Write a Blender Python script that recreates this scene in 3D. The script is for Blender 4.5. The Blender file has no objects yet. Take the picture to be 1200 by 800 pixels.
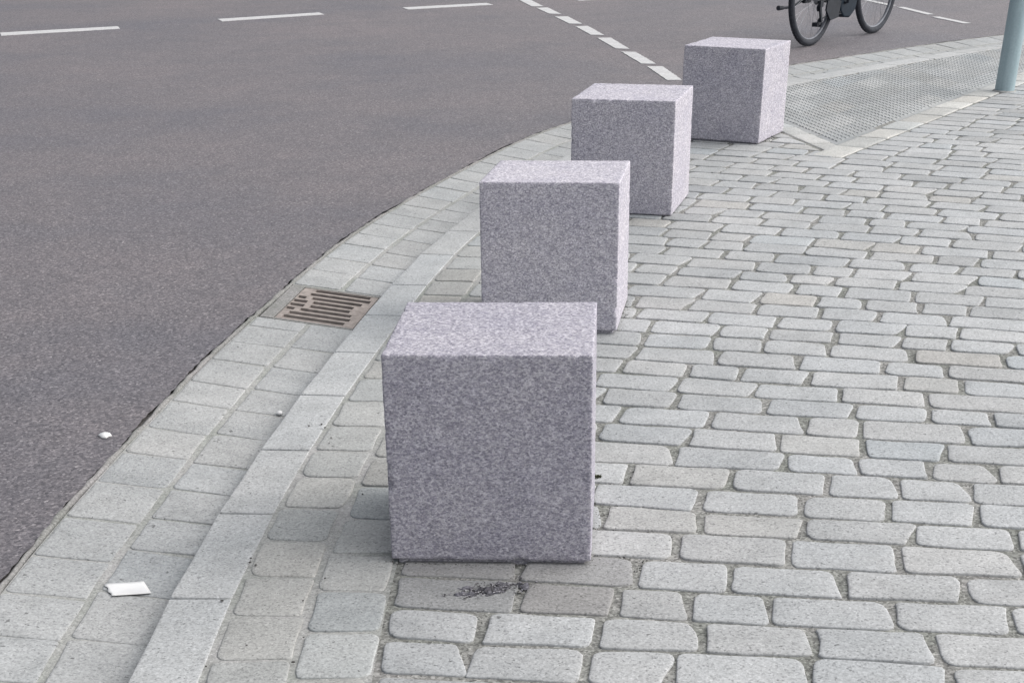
import bpy, bmesh, math, random
from mathutils import Vector, Matrix
R = math.radians
rng = random.Random(7)
S = bpy.context.scene
COL = S.collection

# ------------------------------------------------------------------ helpers
def tag(o, label=None, cat=None, group=None, kind=None):
    if label: o['label'] = label
    if cat: o['category'] = cat
    if group: o['group'] = group
    if kind: o['kind'] = kind
    return o

def empty(name, loc, rot=(0, 0, 0)):
    o = bpy.data.objects.new(name, None)
    COL.objects.link(o)
    o.location = loc
    o.rotation_euler = rot
    o.empty_display_size = .1
    return o

class MB:
    """collects geometry for one mesh object"""
    def __init__(s):
        s.v, s.f, s.sm, s.c = [], [], [], []
    def add(s, vs, fs, smooth=False, col=None):
        n = len(s.v)
        s.v += [tuple(p) for p in vs]
        s.f += [tuple(i + n for i in f) for f in fs]
        s.sm += [smooth] * len(fs)
        s.c += [col or (1, 1, 1, 1)] * len(vs)
    def box(s, c, size, rot=None):
        hx, hy, hz = size[0] / 2, size[1] / 2, size[2] / 2
        vs = [Vector((x, y, z)) for x in (-hx, hx) for y in (-hy, hy) for z in (-hz, hz)]
        if rot: vs = [rot @ p for p in vs]
        vs = [p + Vector(c) for p in vs]
        s.add(vs, [(0, 1, 3, 2), (4, 6, 7, 5), (0, 4, 5, 1), (2, 3, 7, 6), (0, 2, 6, 4), (1, 5, 7, 3)])
    def tube(s, pts, r, n=10, closed=False, caps=True):
        pts = [Vector(p) for p in pts]
        rs = r if isinstance(r, (list, tuple)) else [r] * len(pts)
        m = len(pts)
        vs, up = [], None
        for i, p in enumerate(pts):
            a = pts[(i - 1) % m] if (closed or i > 0) else p
            b = pts[(i + 1) % m] if (closed or i < m - 1) else p
            t = (b - a).normalized()
            if up is None:
                up = Vector((0, 0, 1)) if abs(t.z) < .9 else Vector((1, 0, 0))
            u = (up - t * up.dot(t)).normalized()
            w = t.cross(u)
            up = u
            for k in range(n):
                an = 2 * math.pi * k / n
                vs.append(p + (u * math.cos(an) + w * math.sin(an)) * rs[i])
        fs = []
        for i in range(m if closed else m - 1):
            j = (i + 1) % m
            for k in range(n):
                fs.append((i * n + k, i * n + (k + 1) % n, j * n + (k + 1) % n, j * n + k))
        s.add(vs, fs, True)
        if caps and not closed:
            s.add(vs[:n], [tuple(range(n - 1, -1, -1))])
            s.add(vs[-n:], [tuple(range(n))])
    def prism(s, poly, z0, z1, M=None):
        n = len(poly)
        vs = [Vector((x, y, z0)) for x, y in poly] + [Vector((x, y, z1)) for x, y in poly]
        if M: vs = [M @ p for p in vs]
        fs = [tuple(range(n - 1, -1, -1)), tuple(range(n, 2 * n))]
        fs += [(i, (i + 1) % n, n + (i + 1) % n, n + i) for i in range(n)]
        s.add(vs, fs)
    def build(s, name, mat, parent=None, bevel=0, seg=2, fix=False):
        me = bpy.data.meshes.new(name)
        me.from_pydata(s.v, [], s.f)
        me.polygons.foreach_set('use_smooth', s.sm)
        at = me.color_attributes.new('tint', 'FLOAT_COLOR', 'POINT')
        at.data.foreach_set('color', [x for c in s.c for x in c])
        me.update()
        if fix:
            bm = bmesh.new(); bm.from_mesh(me)
            bmesh.ops.recalc_face_normals(bm, faces=bm.faces)
            bm.to_mesh(me); bm.free()
        o = bpy.data.objects.new(name, me)
        COL.objects.link(o)
        me.materials.append(mat)
        if parent: o.parent = parent
        if bevel:
            b = o.modifiers.new('bevel', 'BEVEL')
            b.width = bevel; b.segments = seg; b.limit_method = 'ANGLE'; b.angle_limit = R(35)
        return o

# ------------------------------------------------------------------ materials
class NT:
    def __init__(s, name):
        s.m = bpy.data.materials.new(name)
        s.m.use_nodes = True
        s.t = s.m.node_tree
        s.b = s.t.nodes['Principled BSDF']
        s.tc = s.t.nodes.new('ShaderNodeTexCoord')
    def n(s, typ, **kw):
        nd = s.t.nodes.new(typ)
        for k, v in kw.items(): setattr(nd, k, v)
        return nd
    def l(s, a, b): s.t.links.new(a, b)
    def noise(s, scale, detail=4, rough=.6, vec=None):
        nd = s.n('ShaderNodeTexNoise')
        nd.inputs['Scale'].default_value = scale
        nd.inputs['Detail'].default_value = detail
        nd.inputs['Roughness'].default_value = rough
        s.l(vec or s.tc.outputs['Object'], nd.inputs['Vector'])
        return nd.outputs['Fac']
    def voro(s, scale, vec=None, out='Color', feature='F1'):
        nd = s.n('ShaderNodeTexVoronoi', feature=feature)
        nd.inputs['Scale'].default_value = scale
        s.l(vec or s.tc.outputs['Object'], nd.inputs['Vector'])
        return nd.outputs[out]
    def ramp(s, fac, stops, interp='LINEAR'):
        nd = s.n('ShaderNodeValToRGB')
        cr = nd.color_ramp
        cr.interpolation = interp
        while len(cr.elements) < len(stops): cr.elements.new(.5)
        for e, (p, c) in zip(cr.elements, stops):
            e.position = p
            e.color = (c, c, c, 1) if not isinstance(c, tuple) else c + (1,)
        s.l(fac, nd.inputs['Fac'])
        return nd.outputs['Color']
    def mix(s, a, b, fac=.5, mode='MIX'):
        nd = s.n('ShaderNodeMix', data_type='RGBA', blend_type=mode)
        for sock, v in ((nd.inputs[0], fac), (nd.inputs[6], a), (nd.inputs[7], b)):
            if hasattr(v, 'is_output'): s.l(v, sock)
            elif isinstance(v, tuple): sock.default_value = v + (1,)
            else: sock.default_value = v
        return nd.outputs[2]
    def bump(s, h, dist, strength=1.0):
        nd = s.n('ShaderNodeBump')
        nd.inputs['Distance'].default_value = dist
        nd.inputs['Strength'].default_value = strength
        s.l(h, nd.inputs['Height'])
        s.l(nd.outputs['Normal'], s.b.inputs['Normal'])
    def bw(s, c):
        nd = s.n('ShaderNodeRGBToBW'); s.l(c, nd.inputs[0]); return nd.outputs[0]
    def out(s, col, rough=.8, spec=.3):
        if isinstance(col, tuple): s.b.inputs['Base Color'].default_value = col + (1,)
        else: s.l(col, s.b.inputs['Base Color'])
        s.b.inputs['Roughness'].default_value = rough
        s.b.inputs['Specular IOR Level'].default_value = spec
        return s.m

def plain(name, col, rough=.5, spec=.4, metal=0, var=.12, scale=30):
    k = NT(name)
    c = k.mix(col, tuple(x * .55 for x in col), k.ramp(k.noise(scale, 5), [(.35, 0), (.75, 1)]))
    k.b.inputs['Metallic'].default_value = metal
    k.bump(k.noise(scale * 8, 3), .0006, .4)
    return k.out(c, rough, spec)

def granite_mat():
    """bush-hammered speckled grey-mauve granite"""
    k = NT('speckled_granite')
    info = k.n('ShaderNodeObjectInfo')
    off = k.n('ShaderNodeVectorMath', operation='ADD')
    k.l(k.tc.outputs['Object'], off.inputs[0]); 
    sc = k.n('ShaderNodeVectorMath', operation='SCALE'); sc.inputs[0].default_value = (17, 31, 11)
    k.l(info.outputs['Random'], sc.inputs['Scale']); k.l(sc.outputs[0], off.inputs[1])
    v = off.outputs[0]
    mp = k.n('ShaderNodeMapping'); mp.inputs['Scale'].default_value = (1, 1, 1.55)
    k.l(v, mp.inputs['Vector']); v = mp.outputs[0]
    a = k.bw(k.voro(170, v)); b = k.bw(k.voro(330, v)); d = k.bw(k.voro(235, v)); n = k.noise(60, 6, .75, v)
    base = k.ramp(a, [(.30, (.34, .332, .365)), (.45, (.41, .40, .432)), (.60, (.46, .452, .475)), (.72, (.54, .532, .55))])
    c = k.mix(base, k.ramp(b, [(.28, .62), (.5, 1), (.72, 1.28)]), .4, 'MULTIPLY')
    c = k.mix(c, k.ramp(d, [(.27, (.5, .49, .56)), (.33, (1, 1, 1)), (.66, (1, 1, 1)), (.72, (1.25, 1.23, 1.23))]), .5, 'MULTIPLY')
    c = k.mix(c, k.ramp(n, [(.3, .7), (.5, 1), (.72, 1.25)]), .5, 'MULTIPLY')
    big = k.ramp(k.noise(4.5, 5, .65, v), [(.3, (.88, .88, .92)), (.7, (1.07, 1.06, 1.05))])
    c = k.mix(c, big, .9, 'MULTIPLY')
    h = k.mix(k.mix(a, b, .5), n, .5)
    k.bump(k.bw(h), .0018, .38)
    c = k.mix(c, info.outputs['Color'], 1, 'MULTIPLY')
    return k.out(k.mix(c, (1.08, 1.078, 1.098), 1, 'MULTIPLY'), .85, .25)

def sett_mat(name, cmul=1.0, bump=.0022, contrast=.5):
    """pale granite paving stone; each stone's own shade comes from the tint attribute"""
    k = NT(name)
    at = k.n('ShaderNodeAttribute'); at.attribute_name = 'tint'
    b = k.bw(k.voro(230)); n1 = k.noise(110, 5, .7); n2 = k.noise(11, 5, .65); n3 = k.noise(2.2, 4)
    c = k.mix(at.outputs['Color'], k.ramp(b, [(0, .45), (.3, .92), (.7, 1.05), (1, 1.3)]), contrast, 'MULTIPLY')
    c = k.mix(c, k.ramp(n1, [(.3, .62), (.5, 1), (.7, 1.25)]), .6, 'MULTIPLY')
    c = k.mix(c, k.ramp(n2, [(.3, (.82, .82, .815)), (.55, (1, 1, 1)), (.8, (1.07, 1.07, 1.065))]), .7, 'MULTIPLY')
    c = k.mix(c, k.ramp(n3, [(.35, (.86, .875, .88)), (.65, (1.045, 1.045, 1.04))]), .9, 'MULTIPLY')
    pits = k.ramp(k.noise(62, 2, .5), [(.27, .28), (.31, 1)])
    c = k.mix(c, pits, .75, 'MULTIPLY')
    h = k.mix(k.mix(n1, b, .35), n2, .4)
    k.bump(k.bw(h), bump * 2, .55)
    return k.out(k.mix(c, (cmul, cmul, cmul), 1, 'MULTIPLY'), .82, .3)

def grit_mat(name, col, scale=190, amp=.004, var=.8):
    k = NT(name)
    v = k.bw(k.voro(scale)); n = k.noise(scale * .35, 6, .75); n2 = k.noise(3.5, 4)
    c = k.mix(col, k.ramp(v, [(0, .35), (.5, .9), (.85, 1.3), (1, 2.0)]), var, 'MULTIPLY')
    c = k.mix(c, k.ramp(n, [(.3, .55), (.7, 1.3)]), .7, 'MULTIPLY')
    c = k.mix(c, k.ramp(n2, [(.35, (.8, .82, .74)), (.65, (1.12, 1.08, 1.05))]), .8, 'MULTIPLY')
    k.bump(k.bw(k.mix(v, n, .5)), amp, .8)
    return k.out(c, .92, .2)

def asphalt_mat():
    k = NT('worn_asphalt')
    v = k.bw(k.voro(130)); v2 = k.bw(k.voro(280)); n = k.noise(80, 6, .75); n2 = k.noise(.45, 5, .6); n3 = k.noise(3.2, 5, .65)
    base = k.ramp(v, [(0, (.052, .047, .052)), (.45, (.105, .095, .099)), (.8, (.155, .139, .141)), (1, (.27, .245, .24))])
    c = k.mix(base, k.ramp(v2, [(0, .52), (.5, 1), (1, 1.48)]), .6, 'MULTIPLY')
    c = k.mix(c, k.ramp(n, [(.3, .68), (.5, 1), (.7, 1.3)]), .6, 'MULTIPLY')
    c = k.mix(c, k.ramp(n2, [(.32, (.84, .865, .92)), (.5, (1, .98, .98)), (.68, (1.14, 1.08, 1.06))]), .9, 'MULTIPLY')
    c = k.mix(c, k.ramp(n3, [(.3, (.88, .89, .91)), (.7, (1.1, 1.07, 1.06))]), .7, 'MULTIPLY')
    k.bump(k.bw(k.mix(v, n, .5)), .005, .7)
    return k.out(k.mix(c, (1.30, 1.36, 1.41), 1, 'MULTIPLY'), .68, .5)

def paint_mat():
    k = NT('road_paint')
    n = k.noise(55, 6, .75); n2 = k.noise(7, 4)
    c = k.mix((.60, .60, .605), (.33, .325, .33), k.ramp(n, [(.44, 0), (.74, 1)]))
    c = k.mix(c, k.ramp(n2, [(.3, .84), (.7, 1.05)]), .8, 'MULTIPLY')
    k.bump(n, .001, .5)
    return k.out(c, .7, .3)

def pole_mat():
    k = NT('painted_steel')
    sep = k.n('ShaderNodeMapping'); sep.inputs['Scale'].default_value = (1, 1, .12)
    k.l(k.tc.outputs['Object'], sep.inputs['Vector'])
    n = k.noise(18, 6, .7, sep.outputs[0]); n2 = k.noise(90, 3)
    c = k.mix((.37, .47, .505), (.28, .375, .41), k.ramp(n, [(.35, 0), (.7, 1)]))
    c = k.mix(c, k.ramp(n2, [(.3, .9), (.7, 1.06)]), .8, 'MULTIPLY')
    k.bump(n2, .0006, .4)
    return k.out(c, .5, .4)

M_gran = granite_mat()
M_cob = sett_mat('pale_cobble', 1.0, .0026, .85)
M_kerb = sett_mat('kerb_granite', 1.04, .0020, .85)
M_gut = sett_mat('gutter_sett', 1.0, .0030, .75)
M_tact = sett_mat('stud_concrete', 1.0, .001, .35)
M_joint = grit_mat('joint_grit', (.275, .278, .275), 170, .005, .95)
M_mortar = grit_mat('lime_mortar', (.372, .379, .383), 260, .002, .4)
M_dark = grit_mat('tar_joint', (.16, .157, .158), 150, .006)
M_asph = asphalt_mat()
M_paint = paint_mat()
M_pole = pole_mat()
M_iron = plain('rusty_iron', (.36, .315, .29), .75, .35, 0, .2, 45)
M_conc = grit_mat('frame_concrete', (.28, .28, .285), 260, .002, .5)
M_dirt = grit_mat('gully_dirt', (.032, .025, .022), 120, .006)
M_rub = plain('tyre_rubber', (.05, .055, .068), .8, .3)
M_alu = plain('dull_alloy', (.20, .21, .24), .6, .4, .2)
M_blk = plain('black_paint', (.026, .031, .042), .5, .25)
M_teal = plain('dark_teal_paint', (.014, .025, .040), .6, .2)
M_spoke = plain('spoke_steel', (.42, .43, .46), .35, .5, .7)
M_paper = plain('white_paper', (.86, .86, .86), .7, .3, 0, .05, 3)
M_ash = grit_mat('burnt_scrap', (.22, .215, .235), 170, .006, 1.0)
M_moss = plain('joint_moss', (.12, .13, .08), .9, .2)

# ------------------------------------------------------------------ curves of the kerb line
def spline(pts, step=.05):
    P = [Vector((x, y)) for x, y in pts]
    P = [P[0] * 2 - P[1]] + P + [P[-1] * 2 - P[-2]]
    out = []
    for i in range(1, len(P) - 2):
        p0, p1, p2, p3 = P[i - 1:i + 3]
        d1 = (p2 - p1).length; n = max(2, int(d1 / step))
        # non-uniform tangents
        a = (p1 - p0).length; c = (p3 - p2).length
        m1 = ((p2 - p1) / d1 * a + (p1 - p0) / a * d1) / (a + d1) * d1
        m2 = ((p3 - p2) / c * d1 + (p2 - p1) / d1 * c) / (c + d1) * d1
        for j in range(n):
            t = j / n
            out.append((2 * t**3 - 3 * t * t + 1) * p1 + (t**3 - 2 * t * t + t) * m1 + (-2 * t**3 + 3 * t * t) * p2 + (t**3 - t * t) * m2)
    out.append(P[-2])
    return out

def smooth(c, n):
    for _ in range(n):
        c = [c[0]] + [(c[i - 1] + 2 * c[i] + c[i + 1]) / 4 for i in range(1, len(c) - 1)] + [c[-1]]
    return c

E_pts = [(-1.02, -2), (-1.085, 0), (-1.1, 1.5), (-1.092, 2.6), (-1.075, 3.09), (-1.011, 3.759), (-.938, 4.346), (-.868, 4.889), (-.767, 5.441),
         (-.668, 6.003), (-.57, 6.466), (-.421, 7.012), (-.245, 7.562), (.002, 8.265), (.293, 9.038), (.548, 9.496),
         (1.08, 10.42), (1.66, 11.28), (2.286, 11.95), (2.838, 12.42), (3.62, 13.10), (4.297, 13.60), (6.2, 14.75), (8.6, 15.75), (12, 16.6)]
B_pts = [(-.49, -2), (-.56, 0), (-.58, 1.5), (-.567, 2.632), (-.556, 3.022), (-.517, 3.499), (-.471, 3.946), (-.398, 4.488), (-.34, 4.841),
         (-.262, 5.345), (-.203, 5.673), (-.155, 5.986), (-.047, 6.43), (.09, 6.96), (.26, 7.5), (.50, 8.13), (.76, 8.74), (1.02, 9.25),
         (1.5, 10.06), (2.105, 10.94), (2.626, 11.42), (3.276, 12.05), (4.0, 12.69), (4.75, 13.22), (6.5, 14.2), (8.9, 15.2), (12.1, 16.0)]
E_c = smooth(spline(E_pts), 60)
B_c = smooth(spline(B_pts), 60)

def arclen(c):
    L = [0]
    for i in range(1, len(c)): L.append(L[-1] + (c[i] - c[i - 1]).length)
    return L

# pair the two curves: walk along the back curve, find the edge point across it
B_L = arclen(B_c)
def at(c, L, s):
    s = min(max(s, 0), L[-1] - 1e-6)
    lo, hi = 0, len(L) - 1
    while hi - lo > 1:
        m = (lo + hi) // 2
        if L[m] <= s: lo = m
        else: hi = m
    t = (s - L[lo]) / (L[hi] - L[lo])
    return c[lo].lerp(c[hi], t)
def tang(s):
    return (at(B_c, B_L, s + .12) - at(B_c, B_L, s - .12)).normalized()
LEN = B_L[-1]
def across(s):
    p = at(B_c, B_L, s); t = tang(s); n = Vector((-t.y, t.x))          # n points to the road
    best = None
    for i in range(len(E_c) - 1):
        a, b = E_c[i], E_c[i + 1]
        d = b - a; den = n.x * (-d.y) + d.x * n.y
        if abs(den) < 1e-9: continue
        r = a - p
        u = (r.x * (-d.y) + d.x * r.y) / den
        w = (n.x * r.y - n.y * r.x) / den
        if -.001 <= w <= 1.001 and .2 < u < 1.2 and (best is None or u < best): best = u
    return best or .53
N_S = int(LEN / .05)
W_tab = [across(i * .05) for i in range(N_S + 1)]
for _ in range(12):
    W_tab = [W_tab[0]] + [(W_tab[i - 1] + 2 * W_tab[i] + W_tab[i + 1]) / 4 for i in range(1, N_S)] + [W_tab[-1]]
def width(s):
    s = min(max(s / .05, 0), N_S - 1e-6); i = int(s); return W_tab[i] + (W_tab[i + 1] - W_tab[i]) * (s - i)
GF = .735           # share of the band taken by the two gutter rows, the rest is kerb
DROP = .045
def kp(s, f, dz=0, prof=True):
    """point of the kerb band: f 0 at the asphalt, GF at the kerb's face, 1 at the kerb's back, >1 on the pavement (metres)"""
    p = at(B_c, B_L, s); t = tang(s); n = Vector((-t.y, t.x)); w = width(s)
    if f <= 1: q = p + n * (w * (1 - f))
    else: q = p - n * (f - 1)
    z = -DROP * min(f / GF, 1) if prof and f < GF - 1e-6 else (-DROP if prof == 'low' else 0)
    return Vector((q.x, q.y, z + dz))
def s_of_y(y):
    lo, hi = 0, LEN
    for _ in range(50):
        m = (lo + hi) / 2
        if at(B_c, B_L, m).y < y: lo = m
        else: hi = m
    return lo

# ------------------------------------------------------------------ stone builder
def stone(mb, q, rad=.02, depth=.03, dome=.003, edge=.006, col=(.4, .4, .4), rough=.004, tilt=.006, steps=5):
    """one paving stone on the quad q = (p00, p10, p11, p01), with rounded plan corners, worn arrises and a slightly domed top"""
    q = [Vector(p) for p in q]
    cen = sum(q, Vector()) / 4
    zt = [rng.uniform(-tilt, tilt) * .5 for _ in range(2)]; zo = rng.uniform(-tilt, tilt) * .35
    out = []
    for i in range(4):
        p, a, b = q[i], q[i - 1], q[(i + 1) % 4]
        ra = rad * rng.uniform(.5, 1.5)
        da, db = (a - p), (b - p)
        la, lb = min(ra * rng.uniform(.8, 1.6), da.length * .42), min(ra * rng.uniform(.7, 1.2), db.length * .42)
        A, Bp = p + da.normalized() * la, p + db.normalized() * lb
        for t in (0, .33, .67, 1):
            out.append(A * (1 - t)**2 + p * 2 * t * (1 - t) + Bp * t * t)
        # points along the side towards the next corner
        nl = db.length
        k = max(1, int(nl / .05))
        for j in range(1, k):
            t = lb / nl + (1 - lb / nl - .2) * j / k
            out.append(p + db * t)
    n = len(out)
    jit = [rng.uniform(-rough, rough * .4) for _ in range(n)]
    jit = [(jit[i - 1] + jit[i] * 2 + jit[(i + 1) % n]) / 3 for i in range(n)]
    ring = []
    for i, p in enumerate(out):
        d = (p - cen); l = max(d.length, 1e-4)
        ring.append(p + d / l * jit[i])
    ux, uy = (q[1] - q[0]).normalized(), (q[3] - q[0]).normalized()
    def rz(p): 
        d = p - cen
        return d.dot(ux) * zt[0] * 4 + d.dot(uy) * zt[1] * 4 + zo
    vs = []
    spec = [(0, -depth), (0, -edge * 1.1), (edge * .45, -edge * .35), (edge * 1.4, 0), (edge * 4.5, dome * .7)]
    for inset, z in spec:
        for p in ring:
            d = cen - p; l = d.length
            pp = p + d * min(inset / l, .6)
            vs.append(pp + Vector((0, 0, z + rz(p))))
    vs.append(cen + Vector((0, 0, dome + zo)))
    fs = []
    for r in range(len(spec) - 1):
        for i in range(n):
            j = (i + 1) % n
            fs.append((r * n + i, r * n + j, (r + 1) * n + j, (r + 1) * n + i))
    m = (len(spec) - 1) * n
    for i in range(n): fs.append((m + i, m + (i + 1) % n, len(vs) - 1))
    mb.add(vs, fs, True, tuple(col) + (1,))

def tint(base, var=.07, hue=.02):
    g = 1 + rng.gauss(0, var)
    w = rng.gauss(0, hue)
    return (max(.05, base[0] * g * (1 + w)), max(.05, base[1] * g), max(.05, base[2] * g * (1 - w)))

def strip(mb, fa, fb, s0, s1, za, zb, step=.08, prof=True, down=0):
    n = max(2, int((s1 - s0) / step))
    vs, fs = [], []
    for i in range(n + 1):
        s = s0 + (s1 - s0) * i / n
        vs += [kp(s, fa, za, prof), kp(s, fb, zb, prof)]
    for i in range(n): fs.append((2 * i, 2 * i + 2, 2 * i + 3, 2 * i + 1))
    mb.add(vs, [tuple(reversed(f)) for f in fs])

def sheet(name, poly, z, mat, flip=True):
    bm = bmesh.new()
    vs = [bm.verts.new((p[0], p[1], z)) for p in poly]
    f = bm.faces.new(vs)
    bmesh.ops.triangulate(bm, faces=[f])
    bmesh.ops.recalc_face_normals(bm, faces=bm.faces)
    bm.normal_update()
    if sum(f.normal.z * f.calc_area() for f in bm.faces) < 0: bmesh.ops.reverse_faces(bm, faces=bm.faces)
    me = bpy.data.meshes.new(name); bm.to_mesh(me); bm.free()
    me.materials.append(mat)
    o = bpy.data.objects.new(name, me); COL.objects.link(o)
    return tag(o, kind='structure')

# ------------------------------------------------------------------ ground and road
g = sheet('ground', [(-900, -900), (900, -900), (900, 900), (-900, 900)], -.32, M_asph)

edge = []
sN = int(LEN / .025)
for i in range(sN + 1):
    s = i * LEN / sN
    gap = .017 + .003 * math.sin(s * 3.1) + .003 * math.sin(s * 11.3 + 1) + rng.uniform(-.004, .004)
    p = at(B_c, B_L, s); t = tang(s); n = Vector((-t.y, t.x))
    edge.append(p + n * (width(s) + gap))
road_poly = [(p.x, p.y) for p in edge] + [(60, 22), (300, 60), (300, 400), (-300, 400), (-300, -60), (-40, -60), (-1.06, -8)]
sheet('road', road_poly, 0, M_asph)
# tar-filled seam between asphalt and gutter: a dark bed with a paler raised bead
mb = MB(); strip(mb, -.14, .06, 0.02, LEN - .02, -.014, -.014, prof=False)
tag(mb.build('road_seam', M_dark), kind='structure')
mb = MB()
pts = []
for i in range(int(LEN / .04)):
    s = .04 * i + .02
    pts.append(kp(s, -.020 + .005 * math.sin(s * 4.3) + rng.uniform(-.004, .004), -.0095, False))
mb.tube(pts, [.0105 + rng.uniform(-.003, .002) for _ in pts], 8)
tag(mb.build('seam_bead', M_conc), kind='structure')

# painted markings
DASH = [[(1.256, 12.034), (1.369, 12.015), (1.418, 11.246), (1.315, 11.255)], [(1.150, 12.985), (1.257, 12.95), (1.338, 12.165), (1.231, 12.194)],
        [(1.034, 14.02), (1.148, 14.01), (1.230, 13.159), (1.123, 13.204)], [(.910, 15.01), (1.022, 15.03), (1.110, 14.227), (.999, 14.263)],
        [(.770, 15.967), (.892, 15.957), (.985, 15.225), (.868, 15.269)], [(.628, 16.92), (.744, 16.937), (.845, 16.215), (.727, 16.28)],
        [(.479, 17.919), (.594, 17.937), (.706, 17.092), (.589, 17.097)]]
d0, d1 = DASH[6], DASH[5]
for k in (1, 2, 3):
    DASH.append([(a[0] + (a[0] - b[0]) * k, a[1] + (a[1] - b[1]) * k) for a, b in zip(d0, d1)])
LANE = [[(-4.422, 15.526), (-3.401, 15.907), (-3.330, 15.664), (-4.337, 15.251)], [(-2.526, 16.435), (-1.571, 16.916), (-1.499, 16.689), (-2.445, 16.191)],
        [(-.746, 17.283), (.129, 17.618), (.197, 17.39), (-.675, 17.046)]]
LANE.insert(0, [(x - 1.94, y - .86) for x, y in LANE[0]])
LANE.append([(x + 1.78, y + .62) for x, y in LANE[-1]])
RIGHT = []
for (x0, y0), (x1, y1) in (((4.133, 16.201), (4.222, 15.42)), ((4.206, 15.20), (4.317, 14.57)), ((3.98, 17.15), (4.10, 16.36)), ((3.86, 18.1), (3.96, 17.35))):
    RIGHT.append([(x0 - .035, y0), (x0 + .035, y0), (x1 + .035, y1), (x1 - .035, y1)])
for poly in DASH + LANE + RIGHT:
    cx = sum(p[0] for p in poly) / 4; cy = sum(p[1] for p in poly) / 4
    mb = MB()
    # worn outline
    ol = []
    for i in range(4):
        a, b = Vector(poly[i]), Vector(poly[(i + 1) % 4])
        L = (b - a).length; kx = max(2, int(L / .03))
        for j in range(kx):
            p = a.lerp(b, j / kx)
            ol.append((p.x - cx + rng.uniform(-.003, .003), p.y - cy + rng.uniform(-.003, .003)))
    mb.prism(ol, .0005, .004)
    o = mb.build('road_marking', M_paint, fix=True); o.location = (cx, cy, 0)
    tag(o, kind='structure')

# ------------------------------------------------------------------ kerb, gutter, sett strip
# the gully sits in the gutter between s_g0 and s_g1
s_g0, s_g1 = s_of_y(5.26), s_of_y(5.70)
bed = MB()
for a, b in ((0.02, s_g0), (s_g1, LEN - .02)):
    strip(bed, .005, GF - .002, a, b, -.0032, -.0032 - DROP, prof=False)
tag(bed.build('gutter_bed', M_mortar), kind='structure')

GUT = (.388, .393, .395)
mb = MB()
for row, (f0, f1) in enumerate(((.012, .355), (.385, GF - .004))):
    s = .05 + row * .09
    while s < LEN - .4:
        L = rng.uniform(.185, .235)
        e = s + L
        if s < s_g0 < e + .09: e = s_g0 - .004
        if s_g0 - .01 <= s < s_g1: s = s_g1 + .004; continue
        if e - s > .06:
            j = .0035
            sh = rng.uniform(-.008, .008)
            q = [kp(s + j + sh * .3, f0), kp(s + j - sh, f1), kp(e - j - sh, f1), kp(e - j + sh * .3, f0)]
            q = [q[0], q[1], q[2], q[3]]
            c = tint(GUT, .025, .007)
            
            stone(mb, q, .010, .03, .0006, .0024, c, .004, .002)
        s = e if abs(e - (s_g0 - .004)) > 1e-6 else s_g1 + .004
tag(mb.build('gutter', M_gut), kind='structure')

mb = MB()
s = .1
# joints of the kerb that the photograph shows
marks = [s_of_y(y) for y in (2.20, 2.62, 3.02, 3.50, 3.95, 4.42, 4.86, 5.30, 5.72, 6.20, 6.62)]
js = [marks[0] - .46 * k for k in range(1, 9)][::-1] + marks
while js[-1] < LEN - .6: js.append(js[-1] + rng.uniform(.42, .50))
js = [x for x in js if x > .02]
for a, b in zip(js[:-1], js[1:]):
    nseg = max(1, int(round((b - a) / .5)))
    q = [kp(a + .0035, GF), kp(a + .0035, 1 - .004), kp(b - .0035, 1 - .004), kp(b - .0035, GF)]
    stone(mb, q, .004, .07, .0002, .002, tint((.425, .431, .435), .022, .005), .0012, .001)
tag(mb.build('kerb', M_kerb), kind='structure')

# two columns of square setts set in mortar behind the kerb, up to the cobbles
C1, C2, C3 = 1.006, 1.172, 1.335
sett_end = s_of_y(9.05)
mb = MB(); strip(mb, .97, C3 + .004, .02, sett_end + .3, -.0035, -.0035, prof=False)
tag(mb.build('sett_bed', M_mortar), kind='structure')
mb = MB()
for col, (f0, f1) in enumerate(((C1 + .004, C2 - .006), (C2 + .008, C3))):
    s = .06 + col * .1
    while s < sett_end:
        L = rng.uniform(.185, .225)
        sh = rng.uniform(-.006, .006); w0 = rng.uniform(-.006, .006)
        q = [kp(s + .005, f0 + w0 * .4), kp(s + .005 + sh, f1 + w0), kp(s + L - .005 + sh, f1 + w0), kp(s + L - .005, f0 + w0 * .4)]
        c = tint((.392, .396, .390), .045, .015)
        stone(mb, q, .020, .03, .0006, .0024, c, .006, .0025)
        s += L
tag(mb.build('sett_strip', M_gut), kind='structure')

# ------------------------------------------------------------------ tactile paving in front of the crossing and its borders
APEX = Vector((1.86, 8.18))
DR = Vector((.560, .829)).normalized(); NR = Vector((-DR.y, DR.x))        # right-hand border, runs away to the right
DL = Vector((-.150, .86)).normalized(); NL = Vector((DL.y, -DL.x))        # left-hand border, runs up to the kerb
WR, WL = .165, .125
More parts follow.
